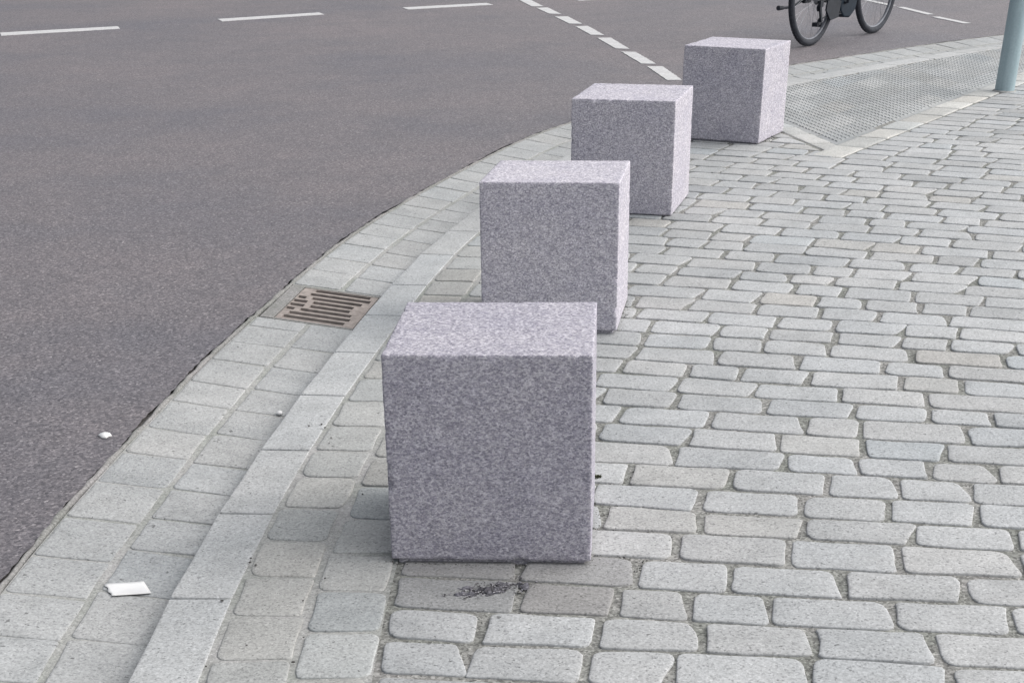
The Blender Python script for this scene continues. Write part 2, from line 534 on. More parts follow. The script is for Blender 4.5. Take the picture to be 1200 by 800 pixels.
# inner apex
def isect(p, d, q, e):
    den = d.x * e.y - d.y * e.x
    t = ((q.x - p.x) * e.y - (q.y - p.y) * e.x) / den
    return p + d * t
IN = isect(APEX + NR * WR, DR, APEX + NL * WL, DL)
def to_kerb(p, d):
    t = 0
    while t < 6:
        x = p + d * t
        m = min(range(len(B_c)), key=lambda i: (B_c[i] - x).length_squared)
        a = B_c[max(m - 1, 0)]; b = B_c[min(m + 1, len(B_c) - 1)]
        if (b - a).x * (x - a).y - (b - a).y * (x - a).x > 0: return t
        t += .02
    return t
LL = to_kerb(APEX, DL) - .02
LLi = to_kerb(IN, DL)
mb = MB()
t = .0
first = True
tacb = MB()
RLEN = 8.2
while t < RLEN:                                                             # right border
    L = rng.uniform(.22, .34)
    a, b = APEX + DR * (t + .004), APEX + DR * (t + L - .006)
    a2, b2 = a + NR * WR, b + NR * WR
    if t == 0: a2 = APEX + NR * WR + DR * ((IN - APEX).dot(DR) * 0 + .004)
    stone(mb, [(*a, 0), (*b, 0), (*b2, 0), (*a2, 0)], .012, .03, .002, .005, tint((.50, .50, .485), .05, .015), .003, .004)
    t += L
t = (IN - APEX).dot(DL) * 0 + .19
while t < LL:                                                               # left border
    L = rng.uniform(.24, .32)
    if t + L > LL: L = LL - t
    if L > .06:
        a, b = APEX + DL * (t + .004), APEX + DL * (t + L - .006)
        stone(mb, [(*(a + NL * WL), 0), (*(b + NL * WL), 0), (*b, 0), (*a, 0)], .012, .03, .002, .005, tint((.49, .49, .48), .05, .015), .003, .004)
    t += L
tag(mb.build('paving_border', M_cob), kind='structure')

A_ax = DR; B_ax = Vector((.174, -.985)).normalized()
def inside_tac(p, m=.0):
    d = p - IN
    # right of left border, left of right border, on the pavement side of the kerb's back
    r = APEX + NR * (WR + .012); l = APEX + NL * (WL + .012)
    if (p - r).dot(NR) < m or (p - l).dot(NL) < m: return False
    i = min(range(0, len(B_c), 2), key=lambda k: (B_c[k] - p).length_squared)
    a = B_c[max(i - 1, 0)]; b = B_c[min(i + 1, len(B_c) - 1)]
    return ((b - a).normalized().x * (p - a).y - (b - a).normalized().y * (p - a).x) < -.01 - m
slab = MB(); studs = MB()
SA, SB = .30, .30
for ia in range(-4, 24):
    for ib in range(-24, 8):
        o = IN + A_ax * (ia * SA) + B_ax * (ib * SB)
        cpt = o + A_ax * (SA / 2) + B_ax * (SB / 2)
        if cpt.x > 8: continue
        tests = [inside_tac(o + A_ax * (SA * u) + B_ax * (SB * v)) for u in (.02, .5, .98) for v in (.02, .5, .98)]
        if not any(tests): continue
        c = tint((.375, .384, .388), .05, .008)
        g0 = .0055
        q = [o + A_ax * g0 + B_ax * (SB - g0), o + A_ax * (SA - g0) + B_ax * (SB - g0), o + A_ax * (SA - g0) + B_ax * g0, o + A_ax * g0 + B_ax * g0]
        zj = -.0045 + rng.uniform(-.0008, .0008)
        vs = [Vector((*p, zj - .02)) for p in q] + [Vector((*p, zj)) for p in q]
        slab.add(vs, [(4, 5, 6, 7)] + [(i, (i + 1) % 4, 4 + (i + 1) % 4, 4 + i) for i in range(4)], False, tuple(x * .95 for x in c) + (1,))
        for u in range(5):
            for v in range(6):
                p = o + A_ax * (.030 + .06 * u) + B_ax * (.025 + .05 * v)
                if not inside_tac(p, .012): continue
                w0, w1, h = .0265, .0225, .0048
                vs = []
                for w, z in ((w0, zj - .001), (w1, zj + h)):
                    for sa, sb in ((-1, 1), (1, 1), (1, -1), (-1, -1)):
                        pp = p + A_ax * (w * sa) + B_ax * (w * .68 * sb)
                        vs.append(Vector((*pp, z)))
                slab.add(vs, [(4, 5, 6, 7)] + [(i, (i + 1) % 4, 4 + (i + 1) % 4, 4 + i) for i in range(4)], False, c + (1,))
tag(slab.build('tactile_paving', M_tact), kind='structure')

# ------------------------------------------------------------------ cobbles laid in rows that fan out with the kerb
CEN = Vector((15.5, .4))
RHO0 = 15.3
P0 = 2 * math.atan2(.155 / 2, RHO0 + .4)
TH0 = math.atan2(2.72 - CEN.y, -(0.39 - CEN.x))          # measured from -X
def pol(rho, th): return Vector((CEN.x - rho * math.cos(th), CEN.y + rho * math.sin(th)))
chain = []
s = .02
CUT_L = .012
outerL = [APEX + DL * t for t in (LL, 0)]
while s < LEN:
    k3 = kp(s, C3 + .012).xy
    d = (k3 - APEX).dot(NL)
    if k3.y > 7.5 and d > -.0: break
    chain.append(k3); s += .08
chain += [APEX + DL * ((k3 - APEX).dot(DL)) - NL * CUT_L, APEX - NL * CUT_L - DR * .014]
chain += [APEX + DR * t - NR * .010 for t in (.0, 3, 7, 9)]
region = chain + [Vector((13, 17)), Vector((13, -1.9))]
def crossings(th):
    d = Vector((-math.cos(th), math.sin(th)))
    r = []
    for a, b in zip(region, region[1:] + region[:1]):
        e = b - a; den = d.x * e.y - d.y * e.x
        if abs(den) < 1e-9: continue
        w = a - CEN
        t = (w.x * e.y - w.y * e.x) / den; u = (w.x * d.y - w.y * d.x) / den
        if 0 <= u < 1 and t > 0: r.append(t)
    return sorted(r)
sheet('pavement_bed', [(p.x, p.y) for p in [kp(i * .1 + .03, .96, 0, False) for i in range(int(LEN / .1))]] + [(30, 18), (40, 0), (40, -20), (-.5, -20)], -.0048, M_joint)
COB = (.432, .438, .444)
mb = MB()
WOB = [(rng.uniform(0, 6), rng.uniform(1.0, 2.2), rng.gauss(0, .0035)) for _ in range(200)]
for i in range(-11, 84):
    th = TH0 + (i + .5) * P0
    cr = crossings(th)
    if len(cr) < 2: continue
    for a, b in zip(cr[0::2], cr[1::2]):
        lo, hi = max(a, 7.8), b
        if hi - lo < .07: continue
        r = hi
        while r > lo:
            L = rng.choice([rng.uniform(.15, .2), rng.uniform(.20, .26), rng.uniform(.20, .26), rng.uniform(.22, .29)])
            if r - L < lo + .09: L = r - lo if r - lo < .32 else (r - lo) / 2
            if L < .05: break
            def wob(rr, row):
                ph, fr, of = WOB[row + 50]
                return (of + .004 * math.sin(rr * fr * 1.7 + ph) + .004 * math.sin(rr * fr * 4 + ph * 2)) / RHO0
            je = rng.uniform(.006, .0125)
            jl = .0034 / RHO0
            r0, r1 = r - .002, r - L + je
            ta = lambda rr: TH0 + i * P0 + wob(rr, i) + jl
            tb = lambda rr: TH0 + (i + 1) * P0 + wob(rr, i + 1) - jl
            sk = rng.gauss(0, .008)
            dn = rng.uniform(0, .003) / RHO0; up = rng.uniform(0, .003) / RHO0
            c0 = c3 = r0; c1, c2 = r1 + sk, r1 - sk
            def cut(rr, th_, x):                                            # the end stones are cut to the line of the border
                k_ = [v for v in crossings(th_) if abs(v - x) < .16]
                return min(k_, key=lambda v: abs(v - x)) if k_ else None
            if r == hi:
                u0, u3 = cut(r0, ta(r0), hi), cut(r0, tb(r0), hi)
                if u0 and u3: c0, c3 = u0 - .002, u3 - .002
            if abs(r - L - lo) < 1e-6 and lo > 7.81:
                u1, u2 = cut(r1, ta(r1), lo), cut(r1, tb(r1), lo)
                if u1 and u2: c1, c2 = u1 + .004, u2 + .004
            if c0 - c1 < .02 or c3 - c2 < .02:
                if c0 - c1 < .004: c1 = c0 - .012
                if c3 - c2 < .004: c2 = c3 - .012
            q = [pol(c0, ta(r0) + dn), pol(c1, ta(r1) + dn), pol(c2, tb(r1) - up), pol(c3, tb(r0) - up)]
            cc = sum(q, Vector((0, 0))) / 4
            c = tint(COB, .034, .006)
            u = rng.random()
            if u < .05: c = tuple(x * .87 for x in c)
            elif u < .08: c = (c[0] * .97, c[1], c[2] * 1.02)
            elif u < .12: c = (c[0] * 1.01, c[1] * .985, c[2] * .95)
            # darker stones along the row of blocks, paler ones farther right
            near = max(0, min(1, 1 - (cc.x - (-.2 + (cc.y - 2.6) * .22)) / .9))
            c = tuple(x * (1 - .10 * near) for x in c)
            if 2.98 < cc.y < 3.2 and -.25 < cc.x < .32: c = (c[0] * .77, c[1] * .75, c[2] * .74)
            if 7.0 < cc.y < 7.6 and .7 < cc.x < 1.1 and rng.random() < .4: c = (c[0] * .84, c[1] * .85, c[2] * .87)
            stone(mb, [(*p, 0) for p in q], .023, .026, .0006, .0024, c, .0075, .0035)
            r -= L
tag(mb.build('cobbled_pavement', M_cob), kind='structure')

# ------------------------------------------------------------------ four granite blocks
BW, BH = .45, .4764
BLK = [(.0316, 3.394, -5.13, (-.48, -.17), 'largest-looking granite cube, nearest of the four, with its whole dark front face in view'),
       (.2637, 5.2646, -9.59, (-1.25, -.28), 'second granite cube, directly behind the nearest one and beside the drain grate'),
       (.6860, 7.1149, -16.49, (.72, .30), 'third granite cube, between the second cube and the farthest one, far end of kerb gutter'),
       (1.4109, 8.9167, -27.01, (-.18, .91), 'farthest granite cube, standing at the corner of the studded paving nearest the bicycle')]
def granite_mesh(seed):
    bm = bmesh.new()
    bmesh.ops.create_cube(bm, size=1)
    for v in bm.verts:
        v.co = Vector((v.co.x * BW, v.co.y * BW, (v.co.z + .5) * (BH - .008) + .008))
    bmesh.ops.bevel(bm, geom=list(bm.edges), offset=.004, segments=2, profile=.6, affect='EDGES')
    bmesh.ops.subdivide_edges(bm, edges=[e for e in bm.edges if e.calc_length() > .2], cuts=60, use_grid_fill=True)
    from mathutils import noise
    for v in bm.verts:
        p = v.co.copy()
        nn = noise.noise(p * 55) * .0011 + noise.noise(p * 130) * .0008
        d = Vector((p.x, p.y, p.z - BH / 2)); m = max(abs(d.x), abs(d.y), abs(d.z))
        ax = Vector([math.copysign(1, d[k]) if abs(d[k]) > m - .004 else 0 for k in range(3)])
        v.co += ax.normalized() * nn
        near = sum(1 for k in range(3) if abs(d[k]) > (BW / 2 if k < 2 else BH / 2) - .009)
        if near >= 2:
            ch = noise.noise(p * 21 + Vector((seed * 7.3, seed, 0))) * .7 + noise.noise(p * 60 + Vector((seed, 0, seed * 3.1))) * .6
            if ch > .27: v.co -= d.normalized() * min(.007, (ch - .27) * .02)
    for f in bm.faces: f.smooth = True
    return bm
# recessed foot under the block, sunk between the cobbles
fm = MB(); fm.box((0, 0, -.008), (BW - .03, BW - .03, .036))
fproto = None
for x, y, a, (tx, ty), lab in BLK:
    bm = granite_mesh(x * 3 + 1)
    me_block = bpy.data.meshes.new('granite_block'); bm.to_mesh(me_block); bm.free()
    me_block.materials.append(M_gran)
    o = bpy.data.objects.new('granite_block', me_block); COL.objects.link(o)
    o.location = (x, y, 0); o.rotation_euler = (R(tx), R(ty), R(a))
    o.color = (.84, .835, .86, 1) if y < 4 else (1.03, 1.02, 1.03, 1)
    tag(o, lab, 'stone block', 'granite blocks along the kerb')
    if fproto is None:
        fproto = fm.build('foot', M_gran, o)
    else:
        c = fproto.copy(); COL.objects.link(c); c.parent = o

# ------------------------------------------------------------------ gully grate
s_m = (s_g0 + s_g1) / 2
t3 = Vector((*tang(s_m), 0)); 
across_v = (kp(s_m, GF - .01) - kp(s_m, .02))
ax = across_v.normalized(); up = t3.cross(-ax).normalized()
if up.z < 0: up = -up
ay = up.cross(ax)
GW, GL = across_v.length, (s_g1 - s_g0)
ctr = (kp(s_m, GF - .01) + kp(s_m, .02)) / 2
root = empty('drain_grate', (0, 0, 0))
root.matrix_world = Matrix(((ax.x, ay.x, up.x, ctr.x), (ax.y, ay.y, up.y, ctr.y), (ax.z, ay.z, up.z, ctr.z), (0, 0, 0, 1)))
tag(root, 'rusty slotted drain grate set in the pale stone gutter by the road', 'drain grate')
# concrete-filled frame: wide strip on the road side, narrow elsewhere
W2, L2 = GW / 2, GL / 2
x0, x1, y0, y1 = -W2 + .050, W2 - .036, -L2 + .016, L2 - .016
mb = MB()
def bxy(m, a, b, c, d, z0, z1): m.box(((a + b) / 2, (c + d) / 2, (z0 + z1) / 2), (b - a, d - c, z1 - z0))
bxy(mb, -W2, x0 - .004, -L2, L2, -.09, 0)
bxy(mb, x1 + .003, W2, -L2, L2, -.09, 0)
bxy(mb, x0 - .004, x1 + .003, -L2, y0 - .004, -.09, -.001)
bxy(mb, x0 - .004, x1 + .003, y1 + .004, L2, -.09, -.001)
mb.build('frame', M_conc, root, .002)
# grate plate: rows of slots broken by two ribs that pinch towards the middle
ROWS = [(.16, .91), (.14, .94), (.20, .87), (.27, .80), (.27, .80), (.20, .86), (.09, .89), (.065, .86)][::-1]
mb = MB()
n = len(ROWS); gl = y1 - y0; gw = x1 - x0
pitch = gl / (n + .12); slot = pitch * .66; bar = pitch - slot
def gx(u): return x0 + gw * u
yy = y0
for i, (u0, u1) in enumerate(ROWS):
    bxy(mb, x0, x1, yy, yy + bar, -.03, -.002)
    ya, yb = yy + bar, yy + pitch
    segs = []
    rib = .075
    left = u0 - rib
    right = u1 + rib
    if left > .10: segs.append((left, u0))
    else: segs.append((0, u0))
    if right < .80: segs.append((u1, right))
    else: segs.append((u1, 1))
    if left > .10: segs.append((-.0, .012))
    if right < .80: segs.append((.988, 1))
    for a, b in segs:
        jitter = rng.uniform(-.006, .006)
        bxy(mb, gx(max(0, a + jitter * (a > .02))), gx(min(1, b + jitter * (b < .98))), ya, yb, -.03, -.002 - rng.uniform(.0002, .0008))
    yy += pitch
bxy(mb, x0, x1, yy, y1, -.03, -.002)
mb.build('slotted_cover', M_iron, root)
mb = MB(); mb.add([(x0 - .006, y0 - .006, -.085), (x1 + .006, y0 - .006, -.085), (x1 + .006, y1 + .006, -.085), (x0 - .006, y1 + .006, -.085)], [(0, 1, 2, 3)])
mb.build('gully_floor', M_dirt, root)

# ------------------------------------------------------------------ post
root = empty('sign_post', (3.380, 10.42, 0), (0, R(2.3), 0))
tag(root, 'plain grey-blue round steel post standing where studded paving meets cobbles', 'post')
mb = MB()
mb.tube([(0, 0, -.05), (0, 0, .4), (0, 0, 1.2), (0, 0, 2.4), (0, 0, 3.4)], .0605, 40)
mb.build('pole', M_pole, root)
mb = MB(); mb.tube([(0, 0, 3.4), (0, 0, 3.43), (0, 0, 3.445)], [.063, .063, .03], 24); mb.build('cap', M_pole, root)
mb = MB(); mb.tube([(0, 0, -.004), (0, 0, .004), (0, 0, .007)], [.075, .072, .064], 32); mb.build('mortar_collar', M_mortar, root)

# ------------------------------------------------------------------ bicycle
BIKE_XY, BIKE_A = (2.655, 13.14), 50
bike = empty('bicycle', (BIKE_XY[0], BIKE_XY[1], .001), (R(0), 0, R(BIKE_A)))
tag(bike, 'dark bicycle with fat black tyres rolling on the road beyond the farthest block', 'bicycle')
WR_ = .350
def wheel(x):
    rim = MB()
    N = 64
    rc = [(x + math.cos(2 * math.pi * i / N) * .304, 0, WR_ + math.sin(2 * math.pi * i / N) * .304) for i in range(N)]
    rim.tube(rc, .0125, 8, closed=True)
    rim.tube([(x, -.045, WR_), (x, .045, WR_)], .022, 14)
    rim.tube([(x, -.036, WR_), (x, -.033, WR_)], .034, 16); rim.tube([(x, .033, WR_), (x, .036, WR_)], .034, 16)
    rim.tube([(x, -.075, WR_), (x, .075, WR_)], .006, 8)
    w = rim.build('wheel', M_alu, bike)
    ty = MB()
    tcs = [(x + math.cos(2 * math.pi * i / 72) * .3245, 0, WR_ + math.sin(2 * math.pi * i / 72) * .3245) for i in range(72)]
    ty.tube(tcs, .0255, 12, closed=True)
    for i in range(72):                                                     # tread knobs
        for sd in (-1, 1):
            an = 2 * math.pi * (i + .5 * (sd > 0)) / 72
            ty.box((x + math.cos(an) * .3478, sd * .008, WR_ + math.sin(an) * .3478), (.004, .011, .016), Matrix.Rotation(-an, 3, 'Y'))
    ty.build('tyre', M_rub, w)
    sp = MB()
    for i in range(32):
        an = 2 * math.pi * i / 32; sd = 1 if i % 2 else -1
        off = .55 if (i // 2) % 2 else -.55
        sp.tube([(x + math.cos(an + off) * .033, sd * .034, WR_ + math.sin(an + off) * .033), (x + math.cos(an) * .297, sd * .004, WR_ + math.sin(an) * .297)], .0012, 5)
    sp.build('spokes', M_spoke, w)
    return w
WB = 1.08
wheel(0); wheel(WB)
BB = (.43, 0, .285)
f = MB()
seat_t, head_t, head_b = (.27, 0, .80), (.87, 0, .86), (.915, 0, .70)
f.tube([BB, seat_t], .0185, 12); f.tube([(.29, 0, .74), head_t], .019, 12)
f.tube([head_t, head_b], .023, 14)
for sd in (-1, 1):
    f.tube([(.43, sd * .03, .285), (.30, sd * .05, .30), (.0, sd * .066, WR_)], .0105, 8)
    f.tube([(.29, sd * .02, .73), (.0, sd * .066, WR_)], .0085, 8)
f.build('frame', M_blk, bike)
d = MB()                                                                    # battery in the fat down tube
a, b = Vector((.48, 0, .335)), Vector((.89, 0, .72))
m3 = (b - a).normalized(); yv = Vector((0, 1, 0)); nv = m3.cross(yv)
prof = [(-.033, -.048), (.033, -.048), (.045, -.02), (.045, .03), (.03, .05), (-.03, .05), (-.045, .03), (-.045, -.02)]
vs = [p + yv * u + nv * v for p in (a, b) for u, v in prof]
d.add(vs, [tuple(range(7, -1, -1)), tuple(range(8, 16))] + [(i, (i + 1) % 8, 8 + (i + 1) % 8, 8 + i) for i in range(8)])
d.build('battery', M_teal, bike, .008, fix=True)
mo = MB()                                                                   # mid motor housing under the bottom bracket
poly = [(.36, .30), (.38, .22), (.44, .175), (.54, .165), (.625, .215), (.66, .31), (.60, .40), (.50, .40), (.40, .355)]
vs = [Vector((x, y, z)) for y in (-.058, .058) for x, z in poly]
k = len(poly)
mo.add(vs, [tuple(range(k)), tuple(range(2 * k - 1, k - 1, -1))] + [((i + 1) % k, i, k + i, k + (i + 1) % k) for i in range(k)])
mo.build('motor', M_teal, bike, .014, 3, fix=True)
tr = MB(); tr.tube([(.40, -.062, .345), (.47, -.064, .365), (.56, -.062, .335)], .008, 8); tr.build('motor_trim', M_alu, bike)
for sd, an in ((-1, 82), (1, -98)):
    dx, dz = math.cos(R(an)) * .17, math.sin(R(an)) * .17
    cr = MB(); cr.tube([(.43, sd * .06, .285), (.43, sd * .082, .285), (.43 + dx, sd * .09, .285 + dz)], .0115, 8)
    c = cr.build('crank', M_blk, bike)
    pd = MB()
    px, pz = .43 + dx, .285 + dz
    pd.box((px, sd * .142, pz + .011), (.10, .085, .009)); pd.box((px, sd * .142, pz - .011), (.10, .085, .009))
    for ex in (-.045, .045): pd.box((px + ex, sd * .142, pz), (.010, .085, .013))
    pd.tube([(px, sd * .09, pz), (px, sd * .183, pz)], .0065, 8)
    pd.build('pedal', M_rub, c, .002)
ch = MB()
ch.tube([(.43, -.046, .37), (.2, -.046, .36), (0, -.046, .39)], .006, 6); ch.tube([(.43, -.046, .205), (.2, -.046, .21), (.05, -.046, .185)], .006, 6)
ch.tube([(.43 + math.cos(i * math.pi / 16) * .082, -.046, .285 + math.sin(i * math.pi / 16) * .082) for i in range(32)], .0065, 6, closed=True)
ch.build('chain', M_blk, bike)
cs = MB()                                                                   # sprockets on the rear hub
for i in range(6): cs.tube([(0, -.036 - .0035 * i, WR_), (0, -.0378 - .0035 * i, WR_)], .052 - .006 * i, 22)
cs.build('sprockets', M_alu, bike)
de = MB()
de.box((.035, -.062, .235), (.028, .016, .13), Matrix.Rotation(R(-18), 3, 'Y')); de.box((.02, -.066, .305), (.05, .025, .045))
for x, z in ((.02, .275), (.052, .175)): de.tube([(x, -.052, z), (x, -.044, z)], .026, 14)
de.build('derailleur', M_blk, bike, .003)
cg = MB()                                                                   # lower chain run cover
poly = [(.12, .25), (.20, .17), (.33, .185), (.36, .30), (.25, .335), (.14, .33)]
vs = [Vector((x, y, z)) for y in (-.066, -.052) for x, z in poly]; k = len(poly)
cg.add(vs, [tuple(range(k)), tuple(range(2 * k - 1, k - 1, -1))] + [((i + 1) % k, i, k + i, k + (i + 1) % k) for i in range(k)])
cg.build('chain_guard', M_blk, bike, .003, fix=True)
ks = MB()                                                                   # side stand, folded back past the rear wheel
ks.tube([(.06, .085, .325), (-.02, .098, .318), (-.12, .105, .285), (-.27, .11, .292)], .010, 8)
ks.box((.05, .078, .33), (.10, .02, .05))
k_o = ks.build('kickstand', M_blk, bike)
kf = MB(); kf.tube([(-.26, .11, .291), (-.33, .112, .294)], [.014, .018], 10); kf.build('rubber_foot', M_rub, k_o)
for cx, a0, a1 in ((0, 5, 175), (WB, 20, 165)):                             # mudguards
    mg = MB(); vs, fs = [], []
    nn = 28
    for i in range(nn + 1):
        an = R(a0 + (a1 - a0) * i / nn)
        for yv_, rr in ((-.032, .362), (-.02, .374), (0, .378), (.02, .374), (.032, .362)):
            vs.append((cx + math.cos(an) * rr, yv_, WR_ + math.sin(an) * rr))
    for i in range(nn):
        for j in range(4): fs.append((i * 5 + j, i * 5 + j + 1, i * 5 + 6 + j, i * 5 + 5 + j))
    mg.add(vs, fs, True)
    o = mg.build('mudguard', M_blk, bike); so = o.modifiers.new('thick', 'SOLIDIFY'); so.thickness = .002
fk = MB()
fk.tube([(.93, -.06, .66), (.93, .06, .66)], .018, 10)
for sd in (-1, 1): fk.tube([(.93, sd * .06, .66), (1.0, sd * .06, .45), (WB, sd * .06, WR_)], [.017, .015, .011], 10)
fk.build('fork', M_blk, bike)
hb = MB()
hb.tube([(.87, 0, .86), (.845, 0, .95), (.90, 0, 1.0)], .014, 10)
hb.tube([(.74, -.32, 1.02), (.82, -.24, 1.03), (.90, -.08, 1.0), (.90, .08, 1.0), (.82, .24, 1.03), (.74, .32, 1.02)], .0125, 10)
h = hb.build('handlebar', M_blk, bike)
for sd in (-1, 1):
    gr = MB(); gr.tube([(.66, sd * .385, 1.005), (.74, sd * .32, 1.02)], .017, 10); gr.build('grip', M_rub, h)
sa = MB(); sa.tube([(.275, 0, .79), (.235, 0, .93)], .0135, 10); sp_o = sa.build('seat_post', M_alu, bike)
sd_ = MB()
vs, fs = [], []
prof = [(-.15, .085, .95, .045), (-.08, .095, .955, .05), (.0, .06, .955, .045), (.08, .028, .955, .035), (.14, .018, .95, .025)]
for x, w, z, t_ in prof:
    for kx in range(10):
        an = 2 * math.pi * kx / 10
        vs.append((.235 + x, math.cos(an) * w, z - t_ / 2 + math.sin(an) * t_ / 2))
for i in range(len(prof) - 1):
    for j in range(10): fs.append((i * 10 + j, i * 10 + (j + 1) % 10, i * 10 + 10 + (j + 1) % 10, i * 10 + 10 + j))
fs += [tuple(range(9, -1, -1)), tuple(range(40, 50))]
sd_.add(vs, fs, True); sd_.build('saddle', M_rub, bike, fix=True)

# ------------------------------------------------------------------ litter
# folded paper slip in the gutter
def gz(x, y):
    """height of the gutter surface under a point"""
    best = None
    for i in range(int(LEN / .05)):
        s = i * .05; p = at(B_c, B_L, s)
        d = (p - Vector((x, y))).length
        if best is None or d < best[0]: best = (d, s)
    d, s = best
    f = 1 - d / width(s)
    return -DROP * max(0, min(1, f / GF)) if f < GF else 0
pw, ph = .088, .070
mb = MB()
nx, ny = 12, 6
vs, fs = [], []
for j in range(ny + 1):
    for i in range(nx + 1):
        u, v = i / nx - .5, j / ny - .5
        x = u * pw - v * .003; y = v * ph
        z = .0008 + .0009 * abs(u - .05)
        if i == 0: x += .003 * math.sin(j * 2.1)
        vs.append((x, y, z))
for j in range(ny):
    for i in range(nx):
        a = j * (nx + 1) + i; fs.append((a, a + 1, a + nx + 2, a + nx + 1))
mb.add(vs, fs, True)
px, py = -.806, 3.142
o = mb.build('paper_slip', M_paper); o.location = (px, py, gz(px, py) + .0018); o.rotation_euler = (0, math.atan(DROP / .37), R(22))
m = o.modifiers.new('thick', 'SOLIDIFY'); m.thickness = .0009
tag(o, 'creased white paper slip lying in the gutter at the lower left', 'paper')

def scrap(name, outline, h, mat, loc, rz=0, dome=.4):
    mb = MB(); n = len(outline)
    vs = [(x, y, 0) for x, y in outline] + [(x * .92, y * .92, h) for x, y in outline] + [(0, 0, h * (1 + dome))]
    fs = [(i, (i + 1) % n, n + (i + 1) % n, n + i) for i in range(n)] + [(n + i, n + (i + 1) % n, 2 * n) for i in range(n)] + [tuple(range(n - 1, -1, -1))]
    mb.add(vs, fs, True)
    o = mb.build(name, mat); o.location = loc; o.rotation_euler = (0, 0, rz); return o
ol = [(math.cos(a) * .015 * (1 + .15 * math.sin(3 * a)), math.sin(a) * .024 * (1 + .1 * math.cos(2 * a + 1))) for a in [2 * math.pi * i / 18 for i in range(18)]]
ol[0] = (.021, -.006); ol[9] = (-.019, .004)
tag(scrap('litter_scrap', ol, .0045, M_paper, (-1.054, 4.099, .001), .1), 'small white oval scrap lying on the dark asphalt', 'litter')
ol = [(math.cos(a) * .009, math.sin(a) * .011) for a in [2 * math.pi * i / 14 for i in range(14)]]
tag(scrap('bottle_cap', ol, .006, M_paper, (-.600, 4.375, gz(-.600, 4.375) + .002)), 'tiny white bead-like scrap in the gutter against the kerbstone', 'litter')

# burnt, crumbled scrap in front of the nearest block: a low lumpy smear with flakes round it
def tint_mat(name, rough=.9):
    k = NT(name)
    at_ = k.n('ShaderNodeAttribute'); at_.attribute_name = 'tint'
    n_ = k.noise(260, 4, .7)
    k.bump(n_, .002, .6)
    return k.out(k.mix(at_.outputs['Color'], k.ramp(n_, [(.3, .5), (.7, 1.5)]), .9, 'MULTIPLY'), rough, .25)
M_flake = tint_mat('mixed_flakes')
from mathutils import noise as mno
def grain(mb, c, sz, col, flat=.5, r2=rng):
    rot = Matrix.Rotation(r2.uniform(0, 6.3), 3, 'Z') @ Matrix.Rotation(r2.uniform(-.5, .5), 3, 'X')
    P = [Vector((0, 0, 1)), Vector((0, 0, -1)), Vector((1, 0, 0)), Vector((0, 1, 0)), Vector((-1, 0, 0)), Vector((0, -1, 0))]
    vs = [rot @ Vector((p.x * r2.uniform(.7, 1.5), p.y * r2.uniform(.6, 1.1), p.z * flat * r2.uniform(.6, 1.2))) * sz + Vector(c) for p in P]
    mb.add(vs, [(0, 2, 3), (0, 3, 4), (0, 4, 5), (0, 5, 2), (1, 3, 2), (1, 4, 3), (1, 5, 4), (1, 2, 5)], False, tuple(col) + (1,))
mb = MB()
r2 = random.Random(5)
nu, nv = 60, 26
vs, fs, keep = [], [], {}
for a in range(nu):
    for b in range(nv):
        u, v = a / (nu - 1) * 2 - 1, b / (nv - 1) * 2 - 1
        x, y = u * .085, v * .030 + u * .022 + .006 * math.sin(u * 5)
        q = mno.noise(Vector((x * 42, y * 60, 1.3))) + .55 * mno.noise(Vector((x * 130, y * 150, 4)))
        core = math.exp(-((u + .12) / .42)**2 - (v / .55)**2)
        h_ = .0045 * core + .0085 * q - .0030 * abs(v)**1.5 - .0025 * abs(u)**3 + .0001
        g_ = .05 + .10 * max(0, q) + .05 * (1 - core)
        mb_col = (g_, g_ * .98, g_ * 1.12, 1)
        keep[a, b] = len(mb.v)
        mb.v.append((x, y, min(h_, .011))); mb.c.append(mb_col)
for a in range(nu - 1):
    for b in range(nv - 1):
        ids = (keep[a, b], keep[a + 1, b], keep[a + 1, b + 1], keep[a, b + 1])
        if max(mb.v[i][2] for i in ids) > -.0008:
            mb.f.append(ids); mb.sm.append(True)
for _ in range(260):
    u = max(-1.2, min(1.2, r2.gauss(.1, .5)))
    g_ = r2.choice([.05, .07, .09, .22, .34])
    grain(mb, (u * .085, u * .022 + r2.gauss(0, .017), .002), r2.uniform(.0016, .0036), (g_, g_ * .97, g_ * 1.05), .45, r2)
o = mb.build('burnt_scrap', M_flake); o.location = (.008, 3.035, .0008)
tag(o, 'dark crumbled burnt scrap on the stained cobble in front of the nearest block', 'litter')

# loose grit washed up against the feet of the blocks and in the open joints beside them
mb = MB()
r2 = random.Random(11)
for x, y, a_, t_, l_ in BLK:
    ca, sa_ = math.cos(R(a_)), math.sin(R(a_))
    for _ in range(420):
        side = r2.choice('frrl'); e_ = r2.uniform(-.5, .5) * BW; o_ = BW / 2 + abs(r2.gauss(0, .011)) - .004
        lx, ly = {'f': (e_, -o_), 'r': (o_, e_), 'l': (-o_, e_)}[side]
        g_ = r2.choice([.06, .09, .13, .2, .3, .42]); 
        grain(mb, (x + lx * ca - ly * sa_, y + lx * sa_ + ly * ca, -.0005), r2.uniform(.0012, .0032), (g_, g_ * .99, g_ * .95), .7, r2)
for _ in range(500):
    xx, yy = .30 + abs(r2.gauss(0, .045)), r2.uniform(3.12, 3.75)
    g_ = r2.choice([.07, .1, .16, .3, .45])
    grain(mb, (xx, yy, -.0035), r2.uniform(.0015, .0034), (g_, g_ * .99, g_ * .95), .7, r2)
o = mb.build('loose_grit', M_flake)
tag(o, 'loose dark grit gathered round the feet of the granite blocks', 'grit', kind='stuff')

